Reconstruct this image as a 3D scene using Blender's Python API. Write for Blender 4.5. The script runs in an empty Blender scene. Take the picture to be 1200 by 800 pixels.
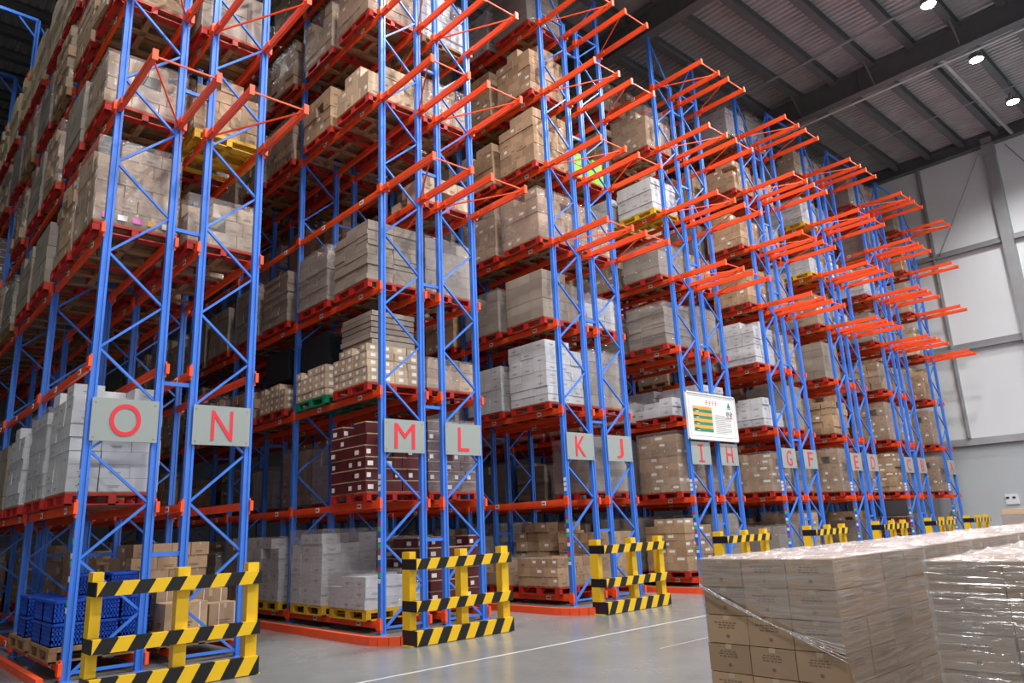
import bpy, math, random
from mathutils import Vector, Matrix
random.seed(7)
SC = bpy.context.scene
COL = SC.collection
PI = math.pi

# ------------------------------------------------------------------ helpers
class MB:
    """collects faces, builds ONE mesh object"""
    def __init__(s):
        s.v = []; s.f = []; s.m = []
    def quad(s, pts, mi=0):
        n = len(s.v); s.v += [tuple(p) for p in pts]
        s.f.append(tuple(range(n, n + len(pts)))); s.m.append(mi)
    def box(s, x0, y0, z0, x1, y1, z1, mi=0, M=None):
        n = len(s.v)
        P = [(x0, y0, z0), (x1, y0, z0), (x1, y1, z0), (x0, y1, z0), (x0, y0, z1), (x1, y0, z1), (x1, y1, z1), (x0, y1, z1)]
        if M is not None:
            P = [tuple(M @ Vector(p)) for p in P]
        s.v += P
        for q in ((0, 3, 2, 1), (4, 5, 6, 7), (0, 1, 5, 4), (1, 2, 6, 5), (2, 3, 7, 6), (3, 0, 4, 7)):
            s.f.append(tuple(n + i for i in q)); s.m.append(mi)
    def bar(s, a, b, w, h=None, mi=0, up=(0, 0, 1)):
        a = Vector(a); b = Vector(b); d = (b - a)
        L = d.length; d.normalize(); h = h or w
        u = Vector(up)
        if abs(d.dot(u)) > .98: u = Vector((0, 1, 0))
        r = d.cross(u).normalized(); u = r.cross(d)
        R = Matrix((r, d, u)).transposed().to_4x4(); R.translation = a
        s.box(-w / 2, 0, -h / 2, w / 2, L, h / 2, mi, R)
    def cyl(s, a, b, r, n=12, mi=0, r2=None):
        a = Vector(a); b = Vector(b); d = (b - a).normalized()
        u = Vector((0, 0, 1)) if abs(d.z) < .9 else Vector((1, 0, 0))
        p = d.cross(u).normalized(); q = d.cross(p)
        r2 = r if r2 is None else r2
        k = len(s.v)
        for c, rr in ((a, r), (b, r2)):
            for i in range(n):
                t = 2 * PI * i / n
                s.v.append(tuple(c + (p * math.cos(t) + q * math.sin(t)) * rr))
        for i in range(n):
            j = (i + 1) % n
            s.f.append((k + i, k + n + i, k + n + j, k + j)); s.m.append(mi)
        s.f.append(tuple(k + i for i in range(n))); s.m.append(mi)
        s.f.append(tuple(k + n + i for i in reversed(range(n)))); s.m.append(mi)
    def extrude_z(s, prof, z0, z1, mi=0):
        n = len(prof); k = len(s.v)
        s.v += [(x, y, z0) for x, y in prof] + [(x, y, z1) for x, y in prof]
        for i in range(n):
            j = (i + 1) % n
            s.f.append((k + i, k + j, k + n + j, k + n + i)); s.m.append(mi)
        s.f.append(tuple(k + i for i in reversed(range(n)))); s.m.append(mi)
        s.f.append(tuple(k + n + i for i in range(n))); s.m.append(mi)
    def mesh(s, name, mats):
        me = bpy.data.meshes.new(name)
        me.from_pydata(s.v, [], s.f); me.update()
        if not isinstance(mats, (list, tuple)): mats = [mats]
        for m in mats: me.materials.append(m)
        me.polygons.foreach_set('material_index', s.m)
        return me
    def build(s, name, mats, parent=None, loc=(0, 0, 0), bevel=0):
        return link(name, s.mesh(name, mats), parent, loc, bevel)

def link(name, me, parent=None, loc=(0, 0, 0), bevel=0):
    o = bpy.data.objects.new(name, me); COL.objects.link(o)
    o.location = loc
    if parent is not None: o.parent = parent
    if bevel:
        b = o.modifiers.new('bevel', 'BEVEL'); b.width = bevel; b.segments = 2; b.limit_method = 'ANGLE'
    return o
def empty(name, loc=(0, 0, 0), rz=0):
    o = bpy.data.objects.new(name, None); COL.objects.link(o)
    o.location = loc; o.rotation_euler = (0, 0, rz); o.empty_display_size = .2
    return o
def tag(o, label=None, cat=None, group=None, kind=None):
    if label: o['label'] = label
    if cat: o['category'] = cat
    if group: o['group'] = group
    if kind: o['kind'] = kind
    return o
def struct(o): o['kind'] = 'structure'; return o
def copy_of(o, parent=None, loc=None):
    c = o.copy(); COL.objects.link(c)
    c.parent = parent
    if loc is not None: c.location = loc
    return c

# ------------------------------------------------------------------ materials
def lin(r, g, b):
    f = lambda c: (c / 255 / 12.92) if c / 255 <= .04045 else ((c / 255 + .055) / 1.055) ** 2.4
    return (f(r), f(g), f(b), 1)
def mat(name, col, rough=.5, metal=0, noise=.0, nscale=6, bump=0, bscale=40, spec=.5, island=0, coat=0):
    m = bpy.data.materials.new(name); m.use_nodes = True
    N = m.node_tree.nodes; L = m.node_tree.links
    p = N['Principled BSDF']
    p.inputs['Roughness'].default_value = rough; p.inputs['Metallic'].default_value = metal
    p.inputs['Specular IOR Level'].default_value = spec; p.inputs['Coat Weight'].default_value = coat
    p.inputs['Coat Roughness'].default_value = .15
    c = lin(*col)
    tc = N.new('ShaderNodeTexCoord')
    last = None
    if noise:
        nz = N.new('ShaderNodeTexNoise'); nz.inputs['Scale'].default_value = nscale; nz.inputs['Detail'].default_value = 5
        L.new(tc.outputs['Object'], nz.inputs['Vector'])
        mr = N.new('ShaderNodeMapRange'); mr.inputs[1].default_value = .25; mr.inputs[2].default_value = .75
        mr.inputs[3].default_value = 1 - noise; mr.inputs[4].default_value = 1 + noise
        L.new(nz.outputs['Fac'], mr.inputs[0]); last = mr.outputs[0]
    if island:
        g = N.new('ShaderNodeNewGeometry'); oi = N.new('ShaderNodeObjectInfo')
        ad = N.new('ShaderNodeMath'); ad.operation = 'ADD'
        L.new(g.outputs['Random Per Island'], ad.inputs[0]); L.new(oi.outputs['Random'], ad.inputs[1])
        fr = N.new('ShaderNodeMath'); fr.operation = 'FRACT'; L.new(ad.outputs[0], fr.inputs[0])
        mr = N.new('ShaderNodeMapRange'); mr.inputs[3].default_value = 1 - island; mr.inputs[4].default_value = 1 + island
        L.new(fr.outputs[0], mr.inputs[0])
        if last is None: last = mr.outputs[0]
        else:
            mu = N.new('ShaderNodeMath'); mu.operation = 'MULTIPLY'
            L.new(last, mu.inputs[0]); L.new(mr.outputs[0], mu.inputs[1]); last = mu.outputs[0]
    if last is not None:
        vm = N.new('ShaderNodeVectorMath'); vm.operation = 'SCALE'; vm.inputs[0].default_value = c[:3]
        L.new(last, vm.inputs['Scale']); L.new(vm.outputs[0], p.inputs['Base Color'])
    else: p.inputs['Base Color'].default_value = c
    if bump:
        nb = N.new('ShaderNodeTexNoise'); nb.inputs['Scale'].default_value = bscale; nb.inputs['Detail'].default_value = 4
        L.new(tc.outputs['Object'], nb.inputs['Vector'])
        b = N.new('ShaderNodeBump'); b.inputs['Strength'].default_value = bump; b.inputs['Distance'].default_value = .02
        L.new(nb.outputs['Fac'], b.inputs['Height']); L.new(b.outputs[0], p.inputs['Normal'])
    return m
def film(name, clear, tint, stretch=(1, 1, 1), scale=5, bump=.6, rough=.12):
    """stretch wrap: mostly transparent with wrinkled gloss and a milky tint"""
    m = bpy.data.materials.new(name); m.use_nodes = True
    N = m.node_tree.nodes; L = m.node_tree.links
    N.remove(N['Principled BSDF']); out = N['Material Output']
    tc = N.new('ShaderNodeTexCoord'); mp = N.new('ShaderNodeMapping'); mp.inputs['Scale'].default_value = stretch
    mp.inputs['Rotation'].default_value = (.3, .22, 0)
    L.new(tc.outputs['Object'], mp.inputs[0])
    nz = N.new('ShaderNodeTexNoise'); nz.inputs['Scale'].default_value = scale; nz.inputs['Detail'].default_value = 6
    nz.inputs['Distortion'].default_value = .8
    L.new(mp.outputs[0], nz.inputs['Vector'])
    b = N.new('ShaderNodeBump'); b.inputs['Strength'].default_value = bump; b.inputs['Distance'].default_value = .05
    L.new(nz.outputs['Fac'], b.inputs['Height'])
    tr = N.new('ShaderNodeBsdfTransparent'); gl = N.new('ShaderNodeBsdfGlossy'); df = N.new('ShaderNodeBsdfDiffuse')
    gl.inputs['Roughness'].default_value = rough; df.inputs['Color'].default_value = (*tint, 1)
    L.new(b.outputs[0], gl.inputs['Normal'])
    m1 = N.new('ShaderNodeMixShader'); m1.inputs[0].default_value = .6
    L.new(df.outputs[0], m1.inputs[1]); L.new(gl.outputs[0], m1.inputs[2])
    m2 = N.new('ShaderNodeMixShader')
    mr = N.new('ShaderNodeMapRange'); mr.inputs[1].default_value = .35; mr.inputs[2].default_value = .7
    mr.inputs[3].default_value = (1 - clear) * .6; mr.inputs[4].default_value = min(1, (1 - clear) * 1.7)
    L.new(nz.outputs['Fac'], mr.inputs[0]); L.new(mr.outputs[0], m2.inputs[0])
    L.new(tr.outputs[0], m2.inputs[1]); L.new(m1.outputs[0], m2.inputs[2])
    L.new(m2.outputs[0], out.inputs['Surface'])
    return m
def emis(name, col, s):
    m = bpy.data.materials.new(name); m.use_nodes = True
    N = m.node_tree.nodes; L = m.node_tree.links
    p = N['Principled BSDF']; p.inputs['Emission Color'].default_value = (*col, 1); p.inputs['Emission Strength'].default_value = s
    return m

BLUE = mat('rack_blue_paint', (62, 120, 216), .35, 0, .08, 3)
ORANGE = mat('rack_orange_paint', (246, 84, 34), .4, 0, .08, 4)
RED = mat('red_pallet_paint', (186, 36, 28), .5, 0, .12, 5)
YWOOD = mat('yellow_pallet', (212, 168, 40), .6, 0, .15, 7)
WOOD = mat('raw_pallet_wood', (150, 118, 84), .75, 0, .25, 9, .2)
KRAFT = mat('kraft_carton', (176, 146, 116), .7, 0, .08, 5, .08, 60, .3, .2)
KRAFT2 = mat('pale_kraft_carton', (194, 170, 142), .7, 0, .05, 5, .08, 60, .3, .18)
GREYK = mat('grey_brown_carton', (150, 138, 126), .6, 0, .06, 5, .08, 60, .3, .14)
WHITE = mat('white_carton', (200, 200, 203), .55, 0, .04, 5, .05, 50, .4, .06)
MAROON = mat('maroon_carton', (92, 34, 36), .5, 0, .05, 5, 0, 40, .4, .15)
DARK = mat('black_wrap_film', (28, 32, 36), .25, 0, .1, 5, .5, 12)
CREAM = mat('cream_carton', (208, 188, 158), .65, 0, .05, 5, 0, 40, .3, .12)
GREEN = mat('lime_green_sacking', (150, 225, 50), .5, 0, .1, 6, .3, 15)
TEAL = mat('green_crate_plastic', (20, 130, 90), .45)
CRATE = mat('blue_crate_plastic', (30, 82, 196), .4)
LABEL = mat('paper_label', (236, 236, 232), .6)
TAPE = mat('carton_tape', (188, 170, 140), .3)
INK = mat('carton_ink', (122, 102, 86), .8)
PINK = mat('pink_label', (226, 120, 190), .6)
BLACK = mat('black_paint', (22, 22, 24), .4)
YEL = mat('safety_yellow', (236, 190, 24), .4, 0, .05, 4)
SIGN = mat('grey_sign_plate', (146, 154, 152), .4)
LRED = mat('sign_letter_red', (216, 44, 60), .5)
STEEL = mat('grey_steel', (150, 152, 154), .45, .3, .08, 2)
GALV = mat('galvanised_roof_steel', (180, 180, 182), .38, .4, .15, 1.2)
ROOFS = mat('dark_roof_steel', (96, 98, 100), .5, .2, .1, 2)
PIPE = mat('white_pipe', (205, 205, 205), .35)
FILM = film('stretch_film_rack', .80, (.74, .74, .76), (1, 1, 4), 6, .9, .14)
FILMF = film('stretch_film_side', .66, (.62, .58, .57), (.6, .6, 9), 4, .6, .16)
FILMT = film('stretch_film_top', .50, (.9, .84, .84), (1, 2.2, 1), 6, .9, .1)
FILMS = film('stretch_film_strand', .35, (.95, .95, .97), (3, 3, 3), 8)
REDL = mat('red_tag', (220, 50, 60), .5); GRNL = mat('green_tag', (80, 200, 90), .5); BLUL = mat('blue_tag', (60, 90, 200), .5)
OCHRE = mat('table_orange', (228, 160, 76), .5); TGREEN = mat('table_green', (46, 132, 96), .5)
WALLM = mat('wall_panel_white', (214, 217, 220), .55, 0, .03, .5)
WALLG = mat('wall_panel_grey', (176, 180, 184), .6, 0, .03, .5)

def floor_mat():
    m = bpy.data.materials.new('polished_concrete'); m.use_nodes = True
    N = m.node_tree.nodes; L = m.node_tree.links; p = N['Principled BSDF']
    tc = N.new('ShaderNodeTexCoord')
    n1 = N.new('ShaderNodeTexNoise'); n1.inputs['Scale'].default_value = .45; n1.inputs['Detail'].default_value = 8; n1.inputs['Roughness'].default_value = .65
    n2 = N.new('ShaderNodeTexNoise'); n2.inputs['Scale'].default_value = 14; n2.inputs['Detail'].default_value = 6
    L.new(tc.outputs['Object'], n1.inputs[0]); L.new(tc.outputs['Object'], n2.inputs[0])
    cr = N.new('ShaderNodeValToRGB'); cr.color_ramp.elements[0].position = .3; cr.color_ramp.elements[1].position = .72
    cr.color_ramp.elements[0].color = lin(122, 124, 124); cr.color_ramp.elements[1].color = lin(146, 147, 146)
    L.new(n1.outputs['Fac'], cr.inputs[0])
    mx = N.new('ShaderNodeMix'); mx.data_type = 'RGBA'; mx.blend_type = 'MULTIPLY'; mx.inputs[0].default_value = .25
    L.new(cr.outputs[0], mx.inputs[6]); L.new(n2.outputs['Color'], mx.inputs[7]); L.new(mx.outputs[2], p.inputs['Base Color'])
    mr = N.new('ShaderNodeMapRange'); mr.inputs[1].default_value = .3; mr.inputs[2].default_value = .7; mr.inputs[3].default_value = .2; mr.inputs[4].default_value = .29
    L.new(n1.outputs['Fac'], mr.inputs[0]); L.new(mr.outputs[0], p.inputs['Roughness'])
    p.inputs['Specular IOR Level'].default_value = .6
    return m
FLOORM = floor_mat()
def stripe_mat():
    m = bpy.data.materials.new('hazard_stripes'); m.use_nodes = True
    N = m.node_tree.nodes; L = m.node_tree.links; p = N['Principled BSDF']; p.inputs['Roughness'].default_value = .4
    tc = N.new('ShaderNodeTexCoord'); sp = N.new('ShaderNodeSeparateXYZ'); L.new(tc.outputs['Object'], sp.inputs[0])
    def mth(op, a, b=None):
        n = N.new('ShaderNodeMath'); n.operation = op
        for i, v in enumerate((a, b)):
            if v is None: continue
            if isinstance(v, (int, float)): n.inputs[i].default_value = v
            else: L.new(v, n.inputs[i])
        return n.outputs[0]
    u = mth('SUBTRACT', sp.outputs['X'], mth('MULTIPLY', sp.outputs['Z'], .55))
    fr = mth('FRACT', mth('DIVIDE', mth('ADD', u, 3.68), .37))
    st = mth('GREATER_THAN', fr, .5)
    keep = mth('GREATER_THAN', sp.outputs['X'], .015)
    fac = mth('MULTIPLY', st, keep)
    mx = N.new('ShaderNodeMix'); mx.data_type = 'RGBA'
    mx.inputs[6].default_value = lin(22, 22, 24); mx.inputs[7].default_value = lin(236, 190, 24)
    L.new(fac, mx.inputs[0]); L.new(mx.outputs[2], p.inputs['Base Color'])
    return m
STRIPE = stripe_mat()

# ------------------------------------------------------------------ dimensions (metres)
MOD = 4.845; FD = .9; GAP = .505; BAY = 3.55; LH = 2.064; Z0 = .15
ZL = lambda k: Z0 + LH * k
TOP = 16.45; INNER = ZL(7) + .42; EXT = 1.77
LETTERS = 'ONMLKJIHGFEDCBA'
def rack_x(i): return (i // 2) * MOD + (i % 2) * (FD + GAP)
BAYS = [5, 5, 5, 4, 4, 4, 4, 3, 3, 3, 3, 3, 3, 3, 3]

# ------------------------------------------------------------------ room
m = MB(); m.box(-12, -22, -.2, 37.2, 34, 0); struct(m.build('floor', FLOORM))
m = MB(); m.box(37, -22, 0, 37.3, 34, 20, 0); struct(m.build('wall_right', WALLM))
m = MB(); m.box(-12.3, -22, 0, -12, 34, 20, 0); struct(m.build('wall_left', WALLG))
m = MB(); m.box(-12, 34, 0, 37, 34.3, 20, 0); struct(m.build('wall_back', mat('shade_darkened_wall_paint', (110, 112, 114), .7)))  # back wall colour darkened to carry the shade deep between the racks
m = MB(); m.box(-12, -22.3, 0, 37, -22, 20, 0); struct(m.build('wall_front', WALLM))
# corrugated roof deck, ribs along Y
m = MB(); x = -12.2; zc = 19.35; P = .26
prof = []
while x < 37.3:
    prof += [(x, zc), (x + .10, zc), (x + .13, zc - .07), (x + .23, zc - .07)]; x += P
for (xa, za), (xb, zb) in zip(prof, prof[1:]):
    m.quad([(xa, -22, za), (xa, 34, za), (xb, 34, zb), (xb, -22, zb)])
struct(m.build('ceiling', GALV))
def ibeam(m, a, b, w, h, t=.03):
    """I-section from a to b, a/b are bottom-flange centres"""
    a = Vector(a); b = Vector(b)
    up = Vector((0, 0, 1))
    m.bar(a + up * t / 2, b + up * t / 2, w, t); m.bar(a + up * (h - t / 2), b + up * (h - t / 2), w, t)
    m.bar(a + up * h / 2, b + up * h / 2, t, h - 2 * t)
for gx in (-3.1, 6.7, 16.4, 26.15):
    m = MB(); ibeam(m, (gx, -22, 18.05), (gx, 34, 18.05), .42, 1.0, .05)
    for y in range(-20, 34, 6):
        m.box(gx - .2, y, 18.1, gx + .2, y + .03, 19)
    struct(m.build('roof_girder', ROOFS))
y = -20.85
while y < 34:
    m = MB(); ibeam(m, (-12, y, 18.93), (37, y, 18.93), .28, .36, .03); struct(m.build('roof_purlin', ROOFS)); y += 1.53
m = MB(); ibeam(m, (36.75, -22, 18.65), (36.75, 34, 18.65), .4, .6, .05); struct(m.build('trim_1', ROOFS))
for (px, pz, r) in ((22.75, 18.35, .05), (26.5, 17.98, .045), (31.9, 18.7, .03)):
    m = MB(); m.cyl((px, -22, pz), (px, 34, pz), r, 8); struct(m.build('ceiling_pipe', PIPE if px > 25 and px < 27 else STEEL))
for y in (-4.6,):
    m = MB(); m.bar((26.3, y, 18.75), (36.8, y, 18.75), .12, .14); struct(m.build('roof_strut', GALV))
# knee braces of the roof girder
for y in (-5.6, -2.5, .55):
    m = MB(); m.bar((26.15, y, 18.1), (25.3, y, 18.95), .06); struct(m.build('roof_brace', ROOFS))
    m = MB(); m.bar((26.15, y, 18.1), (27.0, y, 18.95), .06); struct(m.build('roof_brace', ROOFS))
# right wall framing: rails, columns, brace rods
for i, (z, h, d) in enumerate(((4.5, .34, .3), (9.0, .35, .25), (13.75, .3, .25))):
    m = MB(); m.box(37 - d, -22, z, 37, 34, z + .05); m.box(37 - .05, -22, z, 37, 34, z + h); m.box(37 - d, -22, z + .05, 37 - d + .03, 34, z + .14)
    struct(m.build('trim_%d' % (i + 2), STEEL if i else GALV))
m = MB(); m.box(36.93, -22, 0, 37, 34, 4.45); struct(m.build("trim_5", WALLG))  # grey sheet painting in the shadow band below the lowest rail
for y in (-13.1, -3.45, 6.2):
    m = MB(); m.box(36.6, y - .28, 4.85, 37, y + .18, 19, 0); m.box(36.55, y - .3, 18.2, 37, y + .2, 18.65)
    struct(m.build('wall_column', STEEL))
for y in (-.25,):
    m = MB(); m.box(36.84, y - .08, 4.85, 37, y + .08, 18.7); m.box(36.8, y - .02, 4.85, 36.84, y + .02, 18.7); struct(m.build('wall_joint', STEEL))
for a, b in (((36.7, -3.1, 18.4), (36.7, -.6, 13.9)), ((36.7, -4.2, 18.4), (36.7, -7.5, 12))):
    m = MB(); m.cyl(a, b, .025, 6); struct(m.build('wall_brace_rod', STEEL))
# floor line
m = MB(); m.box(1.6, -3.475, 0, 36, -3.425, .003)
o = m.build('floor_line', mat('worn_line_paint', (196, 198, 198), .4, 0, .15, 3)); struct(o)
m = MB(); m.box(6.2, -4.95, 0, 36, -4.93, .002); struct(m.build('floor_joint', mat('joint_line', (176, 176, 176), .5)))

# ------------------------------------------------------------------ lamps
LENS = emis('lamp_glow', (1, .98, .95), 60)
def lamp_spec():
    a = MB(); a.cyl((0, 0, .12), (0, 0, .42), .16, 20, 0, .10)
    for i in range(12):
        t = i * PI / 6; a.bar((.1 * math.cos(t), .1 * math.sin(t), .14), (.24 * math.cos(t), .24 * math.sin(t), .14), .012, .16)
    b = MB(); b.cyl((0, 0, .0), (0, 0, .12), .24, 24, 0, .15)
    c = MB(); c.cyl((0, 0, -.02), (0, 0, 0.0), .21, 24)
    d = MB(); d.cyl((0, 0, .42), (0, 0, 1.1), .012, 6)
    return a.mesh('housing', STEEL), b.mesh('reflector', STEEL), c.mesh('lens', LENS), d.mesh('hanger', STEEL)
LM = lamp_spec()
def lamp(x, y, power, model=True, label=None):
    L = bpy.data.lights.new('overhead_light', 'SPOT'); L.energy = power; L.spot_size = math.radians(150); L.spot_blend = .6
    L.shadow_soft_size = .28; L.color = (1, .985, .96)
    o = bpy.data.objects.new('overhead_light', L); COL.objects.link(o)
    if model:
        r = empty('high_bay_lamp', (x, y, 18.0))
        tag(r, label, 'ceiling lamp', 'high bay lamps in a row over the cross aisle')
        for n, me in zip(('housing', 'reflector', 'lens', 'hanger'), LM): link(n, me, r)
        o.parent = r; o.location = (0, 0, -.05)
    else: o.location = (x, y, 17.9)
names = {4: 'round lit high bay lamp highest and nearest in the row of three', 5: 'round lit high bay lamp in the middle of the row of three', 6: 'round lit high bay lamp lowest and farthest, nearest the white wall'}
PW = 2600
for i in range(-1, 7):
    lx = 3.1 + (i) * 4.79 if i < 4 else (22.45, 27.25, 31.85)[i - 4]
    lamp(lx, -5.75, PW, i >= 4, names.get(i))
for ly in (-15.5,):
    for i in range(0, 5): lamp(-4 + i * 9.5, ly, PW * 1.0, False)  # added row of unseen fill lights, brightens the rack fronts
for i in range(0, 8):
    lamp(-1.4 + i * MOD, 9.5, PW * .09, False)

# ------------------------------------------------------------------ racks
def upright_mesh(h, name='upright'):
    a = .055; b = .05
    prof = [(-a, -b), (-.022, -b), (-.016, -b + .018), (.016, -b + .018), (.022, -b), (a, -b), (a, b), (-a, b)]
    m = MB(); m.extrude_z(prof, 0, h)
    m.box(-.085, -.08, 0, .085, .08, .012)
    return m.mesh(name, BLUE)
UP_T = upright_mesh(TOP); UP_S = upright_mesh(INNER)
def bracing_mesh(flip):
    m = MB(); zz = .07; left = True; w = .035
    X = lambda l: (.03 if l else FD - .03) if not flip else (FD - .03 if l else .03)
    pts = [(X(True), .06)]; z = .79; l = False
    while z < INNER - .1:
        pts.append((X(l), z)); z += .745; l = not l
    for (x0, z0), (x1, z1) in zip(pts, pts[1:]):
        m.bar((x0, 0, z0), (x1, 0, z1), w, .045, up=(0, 1, 0))
        m.cyl((x1, -.04, z1), (x1, .0, z1), .016, 6)
    m.bar((.05, 0, .1), (FD - .05, 0, .1), .04); m.bar((0, 0, INNER - .06), (FD, 0, INNER - .06), .045)
    m.bar((pts[-1][0], 0, pts[-1][1]), (FD - pts[-1][0], 0, INNER - .06), w, .045, up=(0, 1, 0))
    # sloping head from the tall upright to the short one
    xa, xb = (0, FD) if not flip else (FD, 0)
    m.bar((xa, 0, TOP - .08), (xb, 0, INNER - .05), .045)
    return m.mesh('bracing', BLUE)
BRACE = [bracing_mesh(False), bracing_mesh(True)]
def beam_mesh(L, name='beam'):
    m = MB(); m.box(-.025, 0, -.06, .025, L, .06); m.box(-.031, 0, -.018, -.025, L, .018)
    return m.mesh(name, ORANGE)
BEAM = beam_mesh(BAY - .1)
def conn_mesh(s):
    m = MB()
    m.box(-.04, 0, -.125, .03, .05, .125) if s < 0 else m.box(-.03, 0, -.125, .04, .05, .125)
    m.box(*(( -.075, -.06, -.125, -.055, .05, .125) if s < 0 else (.055, -.06, -.125, .075, .05, .125)))
    m.box(*((-.105, -.1, -.07, -.055, .03, .085) if s < 0 else (.055, -.1, -.07, .105, .03, .085)))
    return m.mesh('beam_connector', ORANGE)
CONN = {-1: conn_mesh(-1), 1: conn_mesh(1)}
def label_mesh(n=2):
    m = MB()
    m.box(-.036, 0, -.045, -.0305, .14, .045); m.box(-.0375, .02, -.02, -.0355, .12, .018, 1)
    return m.mesh('location_label', [LABEL, INK])
BLAB = label_mesh()
def ext_mesh():
    m = MB(); m.box(-.03, -EXT, -.07, .03, -.05, .07); m.box(-.035, -EXT, -.02, -.03, -.05, .02)
    m.box(-.04, -EXT - .02, -.085, .04, -EXT, .085)
    m.box(-.06, -.3, -.05, -.025, -.0, .05)
    return m.mesh('extension_beam', ORANGE)
EXTM = ext_mesh()
def thin(a, b, name, w=.028, mt=ORANGE, parent=None):
    m = MB(); m.bar(a, b, w); return m.build(name, mt, parent)
def spacer_mesh():
    m = MB(); m.box(.05, -.025, -.03, GAP - .05, .025, .03); m.box(.05, -.05, -.05, .06, .05, .05); m.box(GAP - .06, -.05, -.05, GAP - .05, .05, .05)
    return m.mesh('row_spacer', BLUE)
SPACER = spacer_mesh()
def tags_mesh():
    m = MB(); m.box(-.058, -.047, .82, -.0545, .037, 2.78, 4); z = .85; mi = 0; seq = [0, 1, 2, 3, 0, 2, 1, 0, 3, 1, 2]
    for q in range(11):
        m.box(-.061, -.045, z, -.056, .035, z + .075, seq[q]); z += .1
    for z in (2.45, 2.56, 2.67): m.box(-.06, -.045, z, -.056, .035, z + .08, 0)
    return m.mesh("level_tag_strip", [LABEL, GRNL, REDL, BLUL, BLUE])
TAGS = tags_mesh()
LT_RR = 'OMJHFDB'   # diagonal from left tip to right root on these rows, mirrored on the others
for i, let in enumerate(LETTERS):
    x0 = rack_x(i); nb = BAYS[i]; odd = i % 2
    r = empty('pallet_rack', (x0, 0, 0))
    tag(r, 'tall blue steel pallet rack with orange beams, its end sign reading %s' % let, 'storage rack', 'rows of blue and orange pallet racks')
    for b in range(nb + 1):
        y = b * BAY
        left_tall = not odd
        link('upright', UP_T if left_tall else UP_S, r, (0, y, 0))
        link('upright', UP_S if left_tall else UP_T, r, (FD, y, 0))
        link('bracing', BRACE[odd], r, (0, y, 0))
    for k in range(8):
        for b in range(nb):
            for s in (-1, 1):
                if k == 2 and i == 0 and b == 0 and s == 1: pass
                o = link('beam', BEAM, r, (0 if s < 0 else FD, b * BAY + .05, ZL(k)))
                c = link('beam_connector', CONN[s], o, (0, -.05, 0))
                if s < 0 and b < 3:
                    for yl in (.62, 2.27): link('location_label', BLAB, o, (0, yl, 0))
    for k in range(4, 8):
        z = ZL(k)
        for s in (0, FD):
            e = link('extension_beam', EXTM, r, (s, 0, z))
        thin((0, -EXT + .04, z), (FD, -EXT + .04, z), 'tip_rod', .024, ORANGE, r)
        a, b_ = ((0, -EXT + .1, z), (FD, -.02, z)) if let in LT_RR else ((FD, -EXT + .1, z), (0, -.02, z))
        thin(a, b_, 'diagonal_rod', .024, ORANGE, r)
    if not odd and i < 14:
        for b in range(min(nb, 3) + 1):
            for q in range(6): link('row_spacer', SPACER, r, (FD, b * BAY, 1.55 + q * 2.52))
    if not odd: link('level_tag_strip', TAGS, r, (0, 0, 0))
    # rear diagonal rods in the flue
    if not odd:
        for k in (3, 5):
            thin((FD + .12, .1, ZL(k) + .2), (FD + .12, BAY - .1, ZL(k + 1) - .1), 'flue_brace', .025, ORANGE, r)
            thin((FD + .12, .1, ZL(k + 1) - .1), (FD + .12, BAY - .1, ZL(k) + .2), 'flue_brace', .025, ORANGE, r)
    # overhead ties across the aisle
    if let in 'FDB':
        thin((FD, 0, TOP - .05), (rack_x(i + 1) - x0, 0, TOP - .05), 'aisle_tie', .06, BLUE, r)
    if let == 'O':
        for b in (3, 4, 5):
            thin((0, b * BAY, TOP + .0), (-2.54, b * BAY, TOP + .0), 'aisle_tie', .09, BLUE, r)
            thin((0, b * BAY, TOP - .6), (-.5, b * BAY, TOP - .02), 'tie_strut', .05, BLUE, r)

# row signs
def letter_obj(ch, size, parent, loc):
    cu = bpy.data.curves.new('letter', 'FONT'); cu.body = ch; cu.size = size; cu.extrude = .004
    cu.align_x = 'CENTER'; cu.align_y = 'CENTER'
    t = bpy.data.objects.new('tmp', cu); COL.objects.link(t)
    dg = bpy.context.evaluated_depsgraph_get(); dg.update()
    me = bpy.data.meshes.new_from_object(t.evaluated_get(dg)); COL.objects.unlink(t); bpy.data.objects.remove(t)
    me.name = 'letter'
    xs = [v.co.x for v in me.vertices]; ys = [v.co.y for v in me.vertices]
    cx, cy = (min(xs) + max(xs)) / 2, (min(ys) + max(ys)) / 2
    sc = .47 / (max(ys) - min(ys)); wx = (max(xs) - min(xs))
    tw = {'O': .42, 'N': .34, 'M': .46, 'I': .07, 'J': .24, 'L': .28}.get(ch, .34)
    for v in me.vertices:
        v.co.x = (v.co.x - cx) * tw / wx; v.co.y = (v.co.y - cy) * sc
    me.materials.clear(); me.materials.append(LRED)
    o = link('letter', me, parent, loc); o.rotation_euler = (PI / 2, 0, 0)
    return o
for i, let in enumerate(LETTERS):
    x0 = rack_x(i)
    s = empty('row_sign', (x0 + .45, -.075, 3.15))
    side = 'left' if i % 2 == 0 else 'right'
    tag(s, 'grey metal plate with a red letter %s bolted to a blue rack end' % let, 'sign', 'row letter signs on the rack ends')
    m = MB(); m.box(-.45, -.008, 0, .45, .0, .62); m.box(-.45, 0, 0, .45, .014, .012); m.box(-.45, 0, .608, .45, .014, .62)
    m.build('plate', SIGN, s)
    letter_obj(let, .6, s, (0, -.012, .31))
    if let == 'I':
        m = MB(); m.box(-.13, -.016, .075, .13, -.008, .11); m.box(-.13, -.016, .51, .13, -.008, .545); m.build('serif', LRED, s)
    m = MB()
    for dx in (-.4, .4):
        for z in (.06, .56): m.cyl((dx, -.008, z), (dx, -.016, z), .012, 8)
    m.build('bolt', STEEL, s)

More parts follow.
